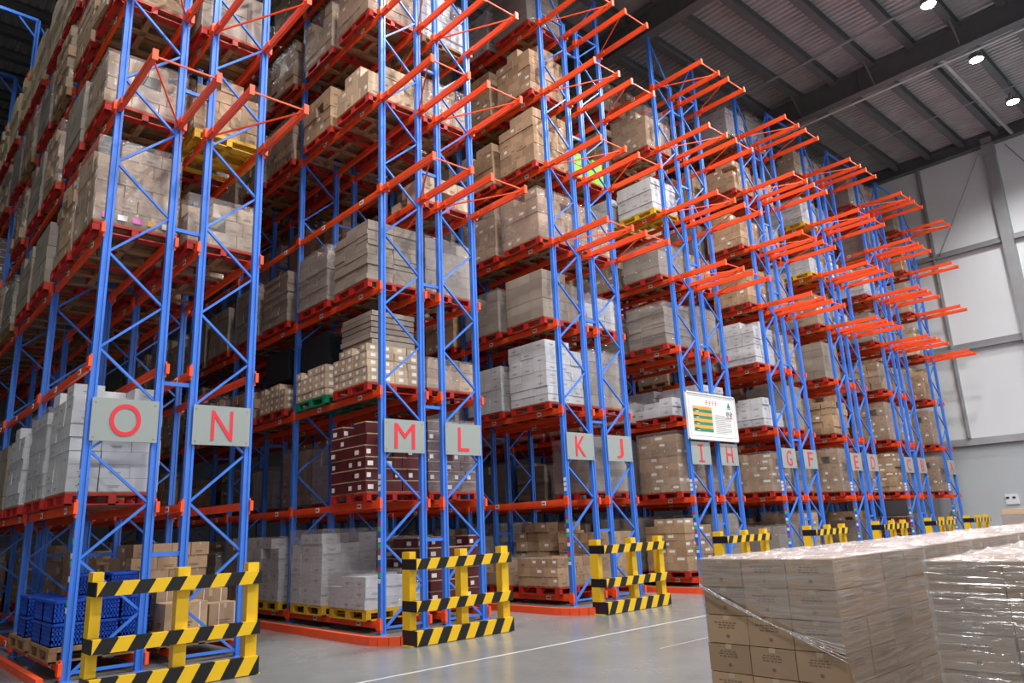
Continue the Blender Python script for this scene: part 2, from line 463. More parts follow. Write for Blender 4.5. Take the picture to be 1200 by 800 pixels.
# notice board over racks I and H
nb_ = empty('notice_board', (14.42, -.13, 3.82))
tag(nb_, 'large white notice board with an orange and green table above signs I and H', 'notice board')
m = MB(); m.box(0, 0, 0, 2.46, .04, 1.33); m.build('panel', mat('board_white', (226, 228, 230), .35), nb_)
m = MB()
for a in ((0, 0, 2.46, .04), (0, 1.29, 2.46, 1.33), (0, 0, .04, 1.33), (2.42, 0, 2.46, 1.33)): m.box(a[0], -.02, a[1], a[2], .0, a[3])
m.build('frame', mat('board_frame', (214, 216, 218), .3), nb_)
m = MB()
for a in ((.12, .1, 2.34, .108), (.12, 1.22, 2.34, 1.228), (.12, .1, .128, 1.228), (2.332, .1, 2.34, 1.228)): m.box(a[0], -.003, a[1], a[2], 0, a[3])
m.build('border_line', INK, nb_)
m = MB(); h = .088
for j in range(8):
    z = .94 - (j + 1) * h
    m.box(.3, -.006, z, 1.22, 0, z + h, j % 2)
    if j % 2: m.box(.34, -.008, z + h * .75, .56, -.006, z + h * 1.1, 2); m.box(.44, -.009, z + h * .3, .56, -.006, z + h * .5, 3)
m.build('chart', [OCHRE, TGREEN, BLACK, LABEL], nb_)
m = MB()
for j in range(4):     # illegible red title characters
    x = .95 + j * .155
    m.box(x, -.004, 1.06, x + .1, 0, 1.075); m.box(x + .043, -.004, 1.0, x + .057, 0, 1.13); m.box(x + .01, -.004, 1.11, x + .09, 0, 1.122); m.box(x, -.004, 1.0, x + .03, 0, 1.012)
m.build('title', LRED, nb_)
m = MB()
rg = random.Random(3)
for j in range(13):
    x = 1.36; z = .72 - j * .042
    while x < 1.36 + (.8 if j % 4 else .5):
        w = rg.uniform(.02, .06); m.box(x, -.003, z, x + w, 0, z + .014); x += w + .015
m.build('small_print', INK, nb_)
m = MB()
for (cx, cz, mi) in ((2.12, 1.06, 1), (2.02, .8, 0), (2.2, .8, 0)):
    if mi: m.quad([(cx - .09, -.004, cz - .07), (cx + .09, -.004, cz - .07), (cx, -.004, cz + .09)], 1); m.box(cx - .09, -.004, cz - .11, cx + .09, 0, cz - .09, 1)
    else:
        for t in range(16):
            a = 2 * PI * t / 16; b = 2 * PI * (t + 1) / 16
            m.bar((cx + .06 * math.cos(a), -.004, cz + .06 * math.sin(a)), (cx + .06 * math.cos(b), -.004, cz + .06 * math.sin(b)), .014, .008, 0)
        m.bar((cx - .03, -.004, cz - .03), (cx + .03, -.004, cz + .03), .012, .008, 0); m.box(cx - .07, -.004, cz - .13, cx + .07, 0, cz - .1, 2)
m.build('icons', [BLACK, TGREEN, REDL], nb_)

# ------------------------------------------------------------------ guard barriers and kerbs
def rail_mesh(z0, z1):
    m = MB(); m.box(0, -.09, 0, 2.0, 0, z1 - z0); return m.mesh('rail', STRIPE)
RAILS = [(rail_mesh(.01, .23), .01), (rail_mesh(.5, .66), .5), (rail_mesh(1.13, 1.29), 1.13)]
def post_mesh(black):
    m = MB(); a = .075
    if black:
        for z0, z1, mi in [(0, .01, 0), (.01, .23, 1), (.23, .5, 0), (.5, .66, 1), (.66, 1.13, 0), (1.13, 1.29, 1), (1.29, 1.4, 0)]:
            if mi: m.box(-a, -a, z0, a - .02, .225, z1, 1)
            else: m.box(-a, .01, z0, a - .03, .22, z1, 0)
    else: m.box(-a, -a, 0, a, a, 1.4, 0)
    m.box(-.13, -.1, 0, .13, .14, .012)
    return m.mesh('post', [YEL, BLACK])
PB = post_mesh(True); PY = post_mesh(False)
BX = [-.15, 4.33, 8.75, 13.1, 17.47, 21.95, 26.35, 30.35]
for j, bx in enumerate(BX):
    g = empty('guard_barrier', (bx, -1.71, 0))
    pr = 'under signs ' + ' and '.join(LETTERS[2 * j:2 * j + 2]) if j < 7 else 'beside the white wall under sign A'
    tag(g, 'yellow and black striped three-rail guard barrier ' + pr, 'barrier', 'striped guard barriers at the rack ends')
    for me, z in RAILS: link('rail', me, g, (0, 0, z))
    link('post', PB, g, (.075, .0765, 0)); link('post', PY, g, (1.02, .0765, 0)); link('post', PY, g, (1.92, .0765, 0))
def kerb(xk, x_end, y_far, label):
    m = MB(); w = .09; h = .13
    m.box(xk - w / 2, -.75, 0, xk + w / 2, y_far, h)
    pts = [(xk, -.75)]
    for t in range(1, 7):
        a = PI / 2 * t / 6; pts.append((xk + .6 * (1 - math.cos(a)), -.75 - .72 * math.sin(a)))
    pts.append((x_end, -1.47))
    for a, b in zip(pts, pts[1:]): m.bar((a[0], a[1], h / 2), (b[0], b[1], h / 2), w, h)
    tag(m.build('floor_kerb', ORANGE), label, 'kerb', 'orange floor guide kerbs')
kerb(4.02, 4.62, 12, 'low orange guide kerb on the floor along rack M')
kerb(8.35, 8.95, 10, 'low orange guide kerb on the floor along rack K')
kerb(12.9, 13.5, 8, 'low orange guide kerb on the floor along rack I')
m = MB(); m.box(-.36, -.2, 0, -.28, 14, .1); tag(m.build('floor_kerb', ORANGE), 'low orange guide kerb on the floor along rack O', 'kerb', 'orange floor guide kerbs')

# ------------------------------------------------------------------ pallets and loads
def pallet_mesh(mt, w=1.22, d=1.36, plank=None):
    m = MB(); h = .19; mi2 = 1 if plank else 0
    n = 8
    for i in range(n):
        y = i * d / n; m.box(0, y, h - .022, w, y + d / n - .035, h, mi2)
    for i in range(3):
        x = i * (w - .1) / 2; m.box(x, 0, h - .045, x + .1, d - .03, h - .022, 0)
        for j in range(3):
            yy = j * (d - .17) / 2; m.box(x, yy, .022, x + .1, yy + .14, h - .045, mi2 if (i == 1 and j == 1) else 0)
        m.box(x, 0, 0, x + .1, d - .03, .022, mi2 if i == 1 else 0)
    for j, yy in enumerate((0, (d - .17) / 2, d - .17)): m.box(.004, yy, 0, w - .004, yy + .14, .02, mi2 if j else 0)
    m.box(0, -.004, h - .06, w, .02, h - .022, 0)
    return m.mesh('pallet', [mt, plank or mt])
PAL = {'red': pallet_mesh(RED, plank=WOOD), 'yel': pallet_mesh(YWOOD), 'wood': pallet_mesh(WOOD), 'teal': pallet_mesh(TEAL)}
PW_, PD_ = 1.22, 1.34
def carton_geo(m, x0, y0, z0, x1, y1, z1, kind, rg, base=0, R=0):
    """one carton: body, tape, label; material slots 0 body 1 label 2 tape 3 ink"""
    M = None
    if R:
        c = Vector(((x0 + x1) / 2, (y0 + y1) / 2, 0)); M = Matrix.Translation(c) @ Matrix.Rotation(R, 4, 'Z') @ Matrix.Translation(-c)
    m.box(x0, y0, z0, x1, y1, z1, base, M)
    e = .002; w = x1 - x0; d = y1 - y0; h = z1 - z0
    def fx(y, z, sy, sz, mi):     # on the -X face
        m.box(x0 - e, y0 + y * d, z0 + z * h, x0, y0 + (y + sy) * d, z0 + (z + sz) * h, mi, M)
    def fy(x, z, sx, sz, mi):
        m.box(x0 + x * w, y0 - e, z0 + z * h, x0 + (x + sx) * w, y0, z0 + (z + sz) * h, mi, M)
    if kind in ('kraft', 'bundle', 'pale'):
        if rg.random() < .17: fx(rg.uniform(.1, .5), .45, .32, .3, 1)
        if rg.random() < .17: fy(rg.uniform(.1, .5), .45, .32, .3, 1)
        if rg.random() < .5: fx(.25, .3, .4, .05, 3); fx(.3, .2, .3, .05, 3)
        if rg.random() < .5: fy(.25, .3, .4, .05, 3); fy(.3, .2, .3, .05, 3)
        fy(.45, .8, .1, .2, 2); fx(.45, .8, .1, .2, 2)
        m.box(x0, y0 + d * .44, z1, x1, y0 + d * .56, z1 + .001, 2, M)
    elif kind == 'labelled':
        if rg.random() < .4: fx(rg.uniform(.05, .3), .4, .55, .35, 1)
        if rg.random() < .4: fy(rg.uniform(.05, .3), .4, .55, .35, 1)
        fy(.45, .8, .1, .2, 2); fx(.45, .8, .1, .2, 2)
    elif kind == 'small':
        fx(.3, .3, .35, .45, 1); fy(.3, .3, .35, .45, 1)
    elif kind == 'white':
        fx(.46, .0, .03, 1, 2) if rg.random() < .3 else None
        if rg.random() < .6: fx(.3, .42, .4, .04, 3); fx(.35, .3, .3, .04, 3)
        if rg.random() < .6: fy(.3, .42, .4, .04, 3); fy(.35, .3, .3, .04, 3)
    elif kind == 'maroon':
        fx(0, .9, 1, .1, 2); fy(0, .9, 1, .1, 2)
        if rg.random() < .35: fx(.55, .2, .35, .4, 1); fy(.1, .2, .3, .4, 1)
SPEC = {  # kind: (nx, ny, layer height, gap, jitter, body)
    'kraft': (3, 4, .235, .008, .012, KRAFT), 'labelled': (3, 4, .19, .008, .012, KRAFT), 'pale': (3, 4, .24, .008, .012, KRAFT2), 'small': (4, 5, .155, .012, .012, KRAFT2),
    'flat': (2, 3, .1, .008, .016, GREYK), 'greyk': (3, 3, .26, .005, .006, GREYK), 'white': (3, 3, .2, .01, .014, WHITE), 'maroon': (3, 4, .2, .02, .02, MAROON),
    'bundle': (3, 3, .25, .02, .045, KRAFT), 'dark': (1, 1, .6, 0, 0, DARK), 'cream': (2, 4, .3, .03, .05, CREAM), 'green': (2, 3, .3, .01, .02, GREEN)}
def cartons(kind, h, seed, ragged=.3):
    nx, ny, lh, gap, jit, body = SPEC[kind]
    rg = random.Random(seed); out = []; gone = set()
    n = max(1, round(h / lh)); lh = h / n
    ox = -.62 ; W = 1.24; D = 1.32
    for k in range(n):
        a, b = (nx, ny) if k % 2 == 0 else ((nx, ny) if kind in ('flat', 'small', 'dark', 'greyk') else (ny if nx != ny else nx, nx if nx != ny else ny))
        sx = W / a; sy = D / b; jx = rg.uniform(-jit, jit); jy = rg.uniform(-jit, jit)
        for i in range(a):
            for j in range(b):
                messy = kind in ('kraft', 'bundle', 'pale', 'white')
                if k == n - 1 and rg.random() < (ragged + .12 if messy else ragged): gone.add((i * 7 // a, j * 7 // b)); continue
                if messy and k == n - 2 and rg.random() < .1: continue
                dx = jx + rg.uniform(-jit, jit) * .5; dy = jy + rg.uniform(-jit, jit) * .5
                out.append((ox + i * sx + gap / 2 + dx, .01 + j * sy + gap / 2 + dy, k * lh, ox + (i + 1) * sx - gap / 2 + dx, .01 + (j + 1) * sy - gap / 2 + dy, (k + 1) * lh - .004,
                            rg.uniform(-.07, .07) if kind == 'bundle' else (rg.uniform(-.018, .018) if kind in ('kraft', 'pale') else 0)))
    return out, body, rg
def wrap_mesh(h, mt=FILM, pad=.018, W=1.24, D=1.34, name='stretch_wrap', seed=1, low=0.0):
    m = MB(); rg = random.Random(seed); n = 5; nz = max(2, int(h / .25))
    ring = []
    x0, x1, y0, y1 = -W / 2 - pad, W / 2 + pad, -pad + .01, D + pad
    for i in range(n): ring.append((x0 + (x1 - x0) * i / n, y0))
    for i in range(n): ring.append((x1, y0 + (y1 - y0) * i / n))
    for i in range(n): ring.append((x1 - (x1 - x0) * i / n, y1))
    for i in range(n): ring.append((x0, y1 - (y1 - y0) * i / n))
    k = len(ring); base = len(m.v)
    for q in range(nz + 1):
        z = low + (h + pad - low) * q / nz
        for i, (x, y) in enumerate(ring):
            c = i % n == 0
            s = 0 if c else -.006 * rg.random()
            sc = 1 + s
            m.v.append((x * sc, (y - D / 2) * sc + D / 2, z + (0 if q == nz or q == 0 else rg.uniform(-.03, .03))))
    for q in range(nz):
        for i in range(k):
            j = (i + 1) % k
            m.f.append((base + q * k + i, base + q * k + j, base + (q + 1) * k + j, base + (q + 1) * k + i)); m.m.append(0)
    c = len(m.v); m.v.append((0, D / 2, h + pad))
    for i in range(k): m.f.append((base + nz * k + i, base + nz * k + (i + 1) % k, c)); m.m.append(0)
    return m.mesh(name, mt)
_cache = {}
def stack_mesh(kind, h, seed):
    key = (kind, round(h, 1), seed % 3)
    if key not in _cache:
        bx, body, rg = cartons(kind, h, hash(kind) % 97 + seed % 3 if False else (len(kind) * 7 + seed % 3), .3)
        m = MB()
        for b in bx: carton_geo(m, *b[:6], kind, rg, 0, b[6])
        _cache[key] = m.mesh('carton_stack', [body, LABEL, TAPE, INK])
    return _cache[key]
_cm = {}
def single_carton(kind, sx, sy, sz, v):
    key = (kind, round(sx, 2), round(sy, 2), round(sz, 2), v)
    if key not in _cm:
        m = MB(); rg = random.Random(v * 13 + 5)
        carton_geo(m, 0, 0, 0, sx, sy, sz, kind, rg); _cm[key] = m.mesh('carton', [SPEC[kind][5], LABEL, TAPE, INK])
    return _cm[key]
_wr = {}
def wrap_for(h):
    k = round(h, 1)
    if k not in _wr: _wr[k] = wrap_mesh(k + .02)
    return _wr[k]
DESC = {'labelled': 'white-labelled brown cartons', 'kraft': 'brown kraft cartons', 'pale': 'light brown cartons', 'small': 'small light brown cartons', 'flat': 'thin-layered grey-brown cartons',
        'greyk': 'tightly wrapped grey-brown cartons', 'white': 'white cartons', 'maroon': 'maroon and white cartons', 'bundle': 'loosely piled brown cartons', 'dark': 'black-wrapped goods', 'cream': 'cream cartons', 'green': 'lime green wrapped goods'}
ORD = ['floor level', 'second level', 'third level', 'fourth level', 'fifth level', 'sixth level', 'seventh level', 'top level']
PLACE = ['first', 'second', 'third', 'fourth', 'fifth', 'sixth', 'seventh', 'eighth', 'ninth', 'tenth']
def make_load(x, y, z, kind, h, pal, label, split, wrap, seed, group):
    r = empty('pallet_load', (x, y, z))
    tag(r, label, 'pallet load', group)
    link('pallet', PAL[pal], r, (-PW_ / 2, 0, 0))
    if split:
        bx, body, rg = cartons(kind, h, seed, .2)
        if len(bx) <= 95:
            for b in bx:
                o = link('carton', single_carton(kind, b[3] - b[0], b[4] - b[1], b[5] - b[2], rg.randrange(4)), r, (b[0], b[1], b[2] + .19))
                o.rotation_euler = (0, 0, b[6])
        else: split = False
    if not split:
        link('carton_stack', stack_mesh(kind, h, seed), r, (0, 0, .19))
    if wrap: link('stretch_wrap', wrap_for(h), r, (0, 0, .19))
    return r

# what stands where: (row letter, level) -> list of (kind, height, pallet) per slot, None = empty
RED_, Y_, W_ = 'red', 'yel', 'wood'
MAP = {
 'O0': [None] * 7, 'O1': [('white', 1.55, RED_), ('white', 1.35, RED_), ('white', 1.4, RED_), ('greyk', 1.2, RED_)], 'O2': [None] * 10,
 'O3': [('kraft', 1.35, RED_), ('bundle', 1.4, RED_), ('greyk', 1.2, RED_)], 'O4': [('kraft', .9, RED_), ('greyk', 1.2, RED_), ('bundle', 1.3, RED_)],
 'O5': [('bundle', 1.0, RED_), ('kraft', 1.3, RED_)], 'O6': [('cream', 1.4, RED_)] * 10, 'O7': [None] * 10,
 'N0': [None, ('kraft', 1.3, W_), ('kraft', 1.2, RED_), ('kraft', 1.2, RED_)], 'N1': [None] * 10, 'N2': [None] * 10, 'N3': [('pale', .75, RED_), ('kraft', 1.2, RED_)], 'N4': [('kraft', 1.1, Y_), ('greyk', 1.0, RED_)],
 'N5': [('greyk', 1.0, RED_)], 'N6': [('kraft', 1.1, RED_)],
 'M0': [('white', .56, Y_), ('white', 1.35, Y_), ('white', 1.3, Y_), ('greyk', 1.3, Y_)], 'M1': [('maroon', 1.3, RED_), None, None, None, None, None], 'M2': [('small', .75, RED_), ('small', .65, 'teal'), ('small', .6, RED_), ('kraft', .7, RED_), ('kraft', .8, RED_)],
 'M3': [('flat', 1.25, RED_), ('flat', 1.2, RED_), ('flat', 1.2, RED_), ('flat', 1.3, RED_), ('greyk', 1.2, RED_)], 'M4': [None] * 10, 'M5': [('pale', .8, RED_), ('kraft', 1.0, RED_), ('bundle', 1.2, RED_), ('bundle', 1.3, RED_)],
 'M6': [('kraft', 1.2, RED_), ('pale', 1.2, RED_), ('bundle', 1.2, RED_)], 'M7': [('bundle', 1.2, RED_)],
 'L0': [('maroon', 1.2, RED_), ('maroon', 1.2, RED_)], 'L1': [('maroon', 1.4, RED_), ('maroon', 1.3, RED_)], 'L2': [('kraft', .6, RED_), ('kraft', .9, RED_)], 'L3': [('greyk', 1.2, RED_), ('flat', 1.2, RED_)], 'L4': [('pale', .6, RED_), None, ('kraft', 1, RED_)],
 'L5': [('kraft', .9, RED_), ('pale', 1, RED_)], 'L6': [('white', 1.2, W_), ('white', 1.1, W_)], 'L7': [('white', 1.0, RED_)],
 'K0': [('kraft', .6, RED_), ('kraft', .55, RED_), ('greyk', 1.1, RED_)], 'K1': [None] * 8, 'G1': [('labelled', 1.2, RED_), ('kraft', 1.2, RED_)], 'F1': [('greyk', 1.3, RED_)], 'E1': [('kraft', 1.5, RED_), ('kraft', 1.4, RED_)], 'C1': [('labelled', 1.5, RED_)], 'E0': [None, None, None], 'G0': [('greyk', 1.0, RED_), ('white', .9, RED_)], 'C2': [('kraft', 1.5, RED_)], 'E2': [('bundle', 1.4, RED_)], 'K2': [('white', 1.5, RED_), ('white', 1.15, RED_), ('white', 1.2, RED_)], 'K3': [('greyk', 1.2, RED_), ('greyk', 1.1, RED_)], 'K4': [('kraft', 1.3, RED_), ('kraft', 1.4, RED_), ('greyk', 1.3, RED_)],
 'K5': [('kraft', 1.5, RED_), ('kraft', 1.2, RED_), ('greyk', 1.2, RED_)], 'K6': [('kraft', 1.4, RED_), ('kraft', 1.4, RED_)], 'K7': [('greyk', 1.4, RED_), ('white', 1.3, RED_)],
 'J0': [('kraft', 1.1, RED_)], 'J1': [('greyk', 1.3, RED_), None, None, None], 'L1b': [], 'J2': [('greyk', 1.4, RED_), ('white', 1.2, RED_)], 'J3': [('white', .8, RED_), ('greyk', 1.2, RED_)], 'J4': [('kraft', 1.2, RED_)], 'J5': [('green', .7, RED_)], 'J6': [None, ('kraft', 1.2, RED_)], 'J7': [None, None],
 'I0': [('labelled', 1.35, RED_), ('greyk', 1.4, RED_)], 'I1': [('labelled', 1.55, RED_), ('greyk', 1.5, RED_)], 'I2': [('white', .5, RED_), ('white', .6, RED_), ('kraft', 1, RED_)], 'I3': [('flat', 1.2, RED_), ('flat', 1.1, RED_)], 'I4': [('greyk', 1.0, RED_), ('kraft', .9, RED_)],
 'I5': [('white', 1.0, Y_), ('white', .9, Y_)], 'I6': [('kraft', 1.3, RED_), ('bundle', 1.3, RED_)], 'I7': [None, ('kraft', 1, RED_)],
 'H2': [('white', 1.0, RED_), ('white', 1.1, RED_)], 'G4': [('kraft', 1.2, RED_)], 'G2': [('white', .9, RED_), ('white', 1.1, RED_)], 'G3': [('white', 1.4, RED_), ('flat', 1.2, RED_)], 'H1': [('kraft', 1.2, RED_), ('kraft', 1.4, RED_)],
 'E5': [('white', .6, Y_)], 'E6': [('white', 1, Y_)], 'C0': [('maroon', 1.1, RED_)], 'D4': [('white', .7, Y_)], 'B5': [('white', .6, Y_)],
 'A1': [('kraft', 1.5, RED_)], 'A2': [('kraft', 1.5, RED_)], 'A3': [('kraft', 1.5, RED_)],
}
KEEP = set('A10 A20 A30 A40 A41 A50 A51 A60 A61 A70 A71 B00 B10 B20 B21 B30 B40 B50 B60 B70 C00 C01 C02 C10 C20 C23 C30 C31 C40 C41 C50 C51 C61 C70 C71 D00 D01 D10 D40 D50 D60 D70 E10 E20 E21 E30 E31 E32 E40 E41 E50 E51 E52 E60 E61 E70 F00 F01 F10 F20 F21 F30 F31 F40 F50 F60 F70 G00 G10 G11 G20 G30 G31 G32 G33 G40 G42 G50 G51 G60 G61 G70 G71 H00 H10 H20 H21 H30 H31 H40 H51 H61 H71 I00 I01 I02 I06 I07 I10 I11 I12 I13 I14 I15 I20 I21 I22 I23 I24 I30 I31 I40 I41 I42 I50 I51 I60 I61 I71 I72 J00 J01 J02 J03 J10 J20 J21 J30 J31 J32 J40 J41 J42 J50 J62 J63 J64 J65 K00 K01 K02 K05 K20 K21 K22 K23 K26 K27 K30 K31 K32 K33 K40 K41 K42 K50 K51 K52 K60 K61 K63 K65 K70 K71 K72 L00 L01 L10 L11 L12 L13 L14 L15 L16 L20 L21 L22 L23 L24 L26 L27 L30 L31 L34 L35 L36 L40 L42 L43 L44 L45 L46 L47 L50 L51 L52 L53 L54 L55 L60 L61 M00 M01 M02 M03 M04 M05 M09 M10 M16 M17 M18 M20 M21 M22 M23 M24 M25 M26 M27 M30 M31 M32 M33 M34 M35 M36 M37 M38 M39 M50 M51 M52 M53 M54 M60 M61 M62 M63 M71 M72 M73 M74 N01 N02 N03 N04 N06 N07 N09 N30 N31 N32 N33 N34 N35 N36 N38 N39 N40 N41 N50 N52 N62 O07 O10 O11 O12 O13 O30 O31 O32 O33 O34 O35 O36 O37 O38 O40 O41 O42 O43 O44 O46 O50 O51 O52 O53 O54 O55 O56 O57 O62 O63 O64 O65 O66 O67'.split())
rest = []
CAMP = Vector((-2.535, -11.761, 1.708)); YAW, PIT, ROL, FPX = .7404, .2465, -.0444, 864.4
Fw = Vector((math.sin(YAW) * math.cos(PIT), math.cos(YAW) * math.cos(PIT), math.sin(PIT)))
Rt = Fw.cross(Vector((0, 0, 1))).normalized(); Uu = Rt.cross(Fw)
R2 = math.cos(ROL) * Rt + math.sin(ROL) * Uu; U2 = -math.sin(ROL) * Rt + math.cos(ROL) * Uu
def in_view(x, y, z, mg=60):
    v = Vector((x, y, z)) - CAMP; w = v.dot(Fw)
    if w < .5: return False
    px = 600 + FPX * v.dot(R2) / w; py = 400 - FPX * v.dot(U2) / w
    return -mg < px < 1200 + mg and -mg < py < 800 + mg
rg = random.Random(21); far_mb = {}
SLOTY = (.26, 1.9)
for i, let in enumerate(LETTERS):
    for k in range(8):
        spec = MAP.get(let + str(k))
        for sidx in range(BAYS[i] * 2):
            b, q = divmod(sidx, 2)
            c = None; u = rg.random(); hh = rg.uniform(.9, 1.45); sd = rg.randrange(1000)
            kind = rg.choices(['kraft', 'greyk', 'bundle', 'flat', 'pale', 'white', 'maroon'], [38, 15, 19, 10, 12, 4, 2])[0]
            if spec is not None and sidx < len(spec): c = spec[sidx]
            elif u < .84: c = (kind, hh, rg.choice((RED_, RED_, RED_, W_)))
            if c is None: continue
            code = '%s%d%d' % (let, k, sidx)
            x = rack_x(i) + FD / 2; y = b * BAY + SLOTY[q]; z = ZL(k) + .061
            if not any(in_view(x + dx, y + dy, z + dz) for dx in (-.6, .6) for dy in (0, 1.3) for dz in (0, 1.4)): continue
            kd, h, pal = c
            if KEEP is not None and code not in KEEP:
                rest.append((x, y, z, kd, h, sd)); continue
            where = 'in rack %s on the %s, %s from the rack end' % (let, ORD[k], PLACE[sidx])
            d = (Vector((x, y, z)) - CAMP).length
            split = d < 21 and sidx < 3
            ld = make_load(x, y, z, kd, h, pal, DESC[kd] + ' ' + where, split, kd not in ('small', 'cream', 'dark') and (sd % 10 < 7), sd, 'pallet loads stored in the racks')
            if code == 'O30':
                for q, mt_ in enumerate((PINK, LABEL, PINK, OCHRE, LABEL)):
                    mm = MB(); mm.box(-.5 + q * .22, -.032, .24, -.36 + q * .22, -.026, .33); st = mm.build('sticker', mt_, ld); st['label'] = ['pink sticker', 'white sticker', 'pink sticker', 'yellow sticker', 'white sticker'][q]
if rest:
    for pal_ in (0,):
        m = MB()
        for (x, y, z, kd, h, sd) in rest:
            m.box(x - .61, y, z + .15, x + .61, y + 1.33, z + .19, 1)
            for q in range(3):
                m.box(x - .61 + q * .56, y, z, x - .51 + q * .56, y + 1.33, z + .15, 1)
            for b_ in cartons(kd, h, sd % 3, .3)[0]:
                m.box(x + b_[0], y + b_[1], z + .19 + b_[2], x + b_[3], y + b_[4], z + .19 + b_[5], 2 if kd == 'white' else (3 if kd in ('flat', 'greyk') else 0))
        o = m.build('distant_stored_cartons', [KRAFT, RED, WHITE, GREYK])
        tag(o, 'remaining carton loads far back and hidden in the depth of the racks', 'carton loads', None, 'stuff')

# black-wrapped goods over the small cartons in rack M
for (yy, hh, lb) in ((1.95, .72, 'black film-wrapped stack on small cartons in rack M, second from the aisle end'), (BAY + .26, .75, 'black film-wrapped stack on cartons in rack M, just behind the second upright'), (.26, .7, 'black-banded stack of thin cartons on the small cartons at the end of rack M')):
    r = empty('wrapped_stack', (rack_x(2) + .45, yy, ZL(2) + .061 + .19 + (.76 if yy < 1 else .66)))
    tag(r, lb, 'wrapped goods')
    m = MB(); rq = random.Random(int(yy * 10)); n = 6
    for q in range(n): m.box(-.5 + rq.uniform(-.02, .02), .05, q * hh / n, .5 + rq.uniform(-.02, .02), 1.2 + rq.uniform(-.02, .02), (q + 1) * hh / n - .02)
    m.build('carton_stack', GREYK if yy < 1 else DARK, r)
    w = MB(); w.box(-.53, .02, .02 if yy > 1 else .3, .53, 1.23, hh + .01); w.build('black_film', DARK, r) if yy > 1 else None

# blue crates on the bottom of rack O / N
def crate_mesh(mt=CRATE, w=.4, d=.6, h=.3):
    m = MB(); t = .015
    m.box(0, 0, 0, w, d, t)
    for (x0, y0, x1, y1) in ((0, 0, t, d), (w - t, 0, w, d), (0, 0, w, t), (0, d - t, w, d)):
        m.box(x0, y0, 0, x1, y1, .05)
        for z in (.11, .17, .23): m.box(x0, y0, z - .02, x1, y1, z + .02)
        m.box(x0 - .012, y0 - .012, h - .035, x1 + .012, y1 + .012, h)
        L = max(x1 - x0, y1 - y0); n = 9
        for q in range(n + 1):
            s = q / n * (L - .015)
            if x1 - x0 > y1 - y0: m.box(x0 + s, y0, 0, x0 + s + .015, y1, h - .03)
            else: m.box(x0, y0 + s, 0, x1, y0 + s + .015, h - .03)
    return m.mesh('crate', mt)
CR = crate_mesh(); CR_P = []
zb = ZL(0) + .061 + .191
def pallet_alone(x, y, mt, lb):
    o = link('pallet', PAL[mt], None, (x - PW_ / 2, y, ZL(0) + .061)); tag(o, lb, 'pallet', 'pallets under the blue crates')
pallet_alone(.45, .26, 'wood', 'pale wooden pallet under blue crates at the end of rack O')
pallet_alone(.45, 1.9, 'wood', 'pale wooden pallet under the blue crates farther in rack O')
pallet_alone(rack_x(1) + .45, .26, 'wood', 'wooden pallet on the floor beams at the end of rack N')
cr_n = 0
LBL = ['blue plastic crate on the wooden pallet in rack O, %s of its pile, %s']
for px, py, n, wh in ((-.14, .34, 2, 'nearest the left upright'), (-.14, 1.0, 2, 'behind the nearest left one'), (.3, .34, 2, 'in the middle at the front'), (-.14, 2.1, 2, 'farthest left on the rear pallet'),
        (.3, 1.2, 3, 'in the middle at the back'), (.72, .4, 2, 'right behind the striped barrier'), (.72, 1.05, 3, 'at the back right corner')):
    for q in range(n):
        o = link('plastic_crate', CR, None, (px, py, zb + q * .302))
        tag(o, '%s blue plastic crate of the pile %s, under sign O' % (['bottom', 'top' if n == 2 else 'middle', 'top'][q], wh), 'crate', 'blue crates on the floor level of rack O')
# cartons on the floor pallet of rack N
for q, (px, py, sx, sy, sz, lb) in enumerate(((-.55, .3, .62, .5, .42, 'brown strapped carton left on the wooden pallet under sign N'), (.1, .3, .48, .5, .36, 'brown carton with a white strap, right on the wooden pallet under sign N'),
        (-.5, .9, .5, .42, .6, 'tall brown carton behind, on the wooden pallet under sign N'), (.05, .9, .55, .42, .55, 'wide brown carton at the back of the pallet under sign N'))):
    m = MB(); carton_geo(m, 0, 0, 0, sx, sy, sz, 'kraft', random.Random(q))
    m.box(sx * .3, -.003, 0, sx * .32, 0, sz, 1); m.box(sx * .8, -.003, 0, sx * .82, 0, sz, 1)
    o = m.build('carton', [KRAFT, LABEL, TAPE, INK], None, (rack_x(1) + .45 + px, py, zb)); tag(o, lb, 'carton', 'cartons on the pallet under sign N')

# ------------------------------------------------------------------ foreground wrapped stacks
def fg_carton(sx, sy, sz, v):
    m = MB(); rq = random.Random(v)
    m.box(0, 0, 0, sx, sy, sz)
    e = .0015; c = sy / 2
    # printed marks on both side faces
    for fy_ in range(3):
        z = sz * (.72 - fy_ * .09); L = sy * rq.uniform(.3, .5)
        y = c - L / 2
        while y < c + L / 2:
            w = rq.uniform(.012, .035); m.box(-e, y, z, 0, y + w, z + .008, 3); y += w + .01
    m.box(-e, c - .014, sz * .2, 0, c + .012, sz * .32, 3)
    m.box(-e * .8, c - .025, sz * .84, 0, c + .025, sz, 2)
    for fy_ in range(3):
        z = sz * (.72 - fy_ * .09); L = sx * .35
        x = sx / 2 - L / 2
        while x < sx / 2 + L / 2:
            w = rq.uniform(.015, .04); m.box(x, -e, z, x + w, 0, z + .008, 3); x += w + .012
    m.box(0, c - .025, sz, sx, c + .025, sz + .001, 2)
    return m.mesh('carton', [KRAFT, LABEL, TAPE, INK])
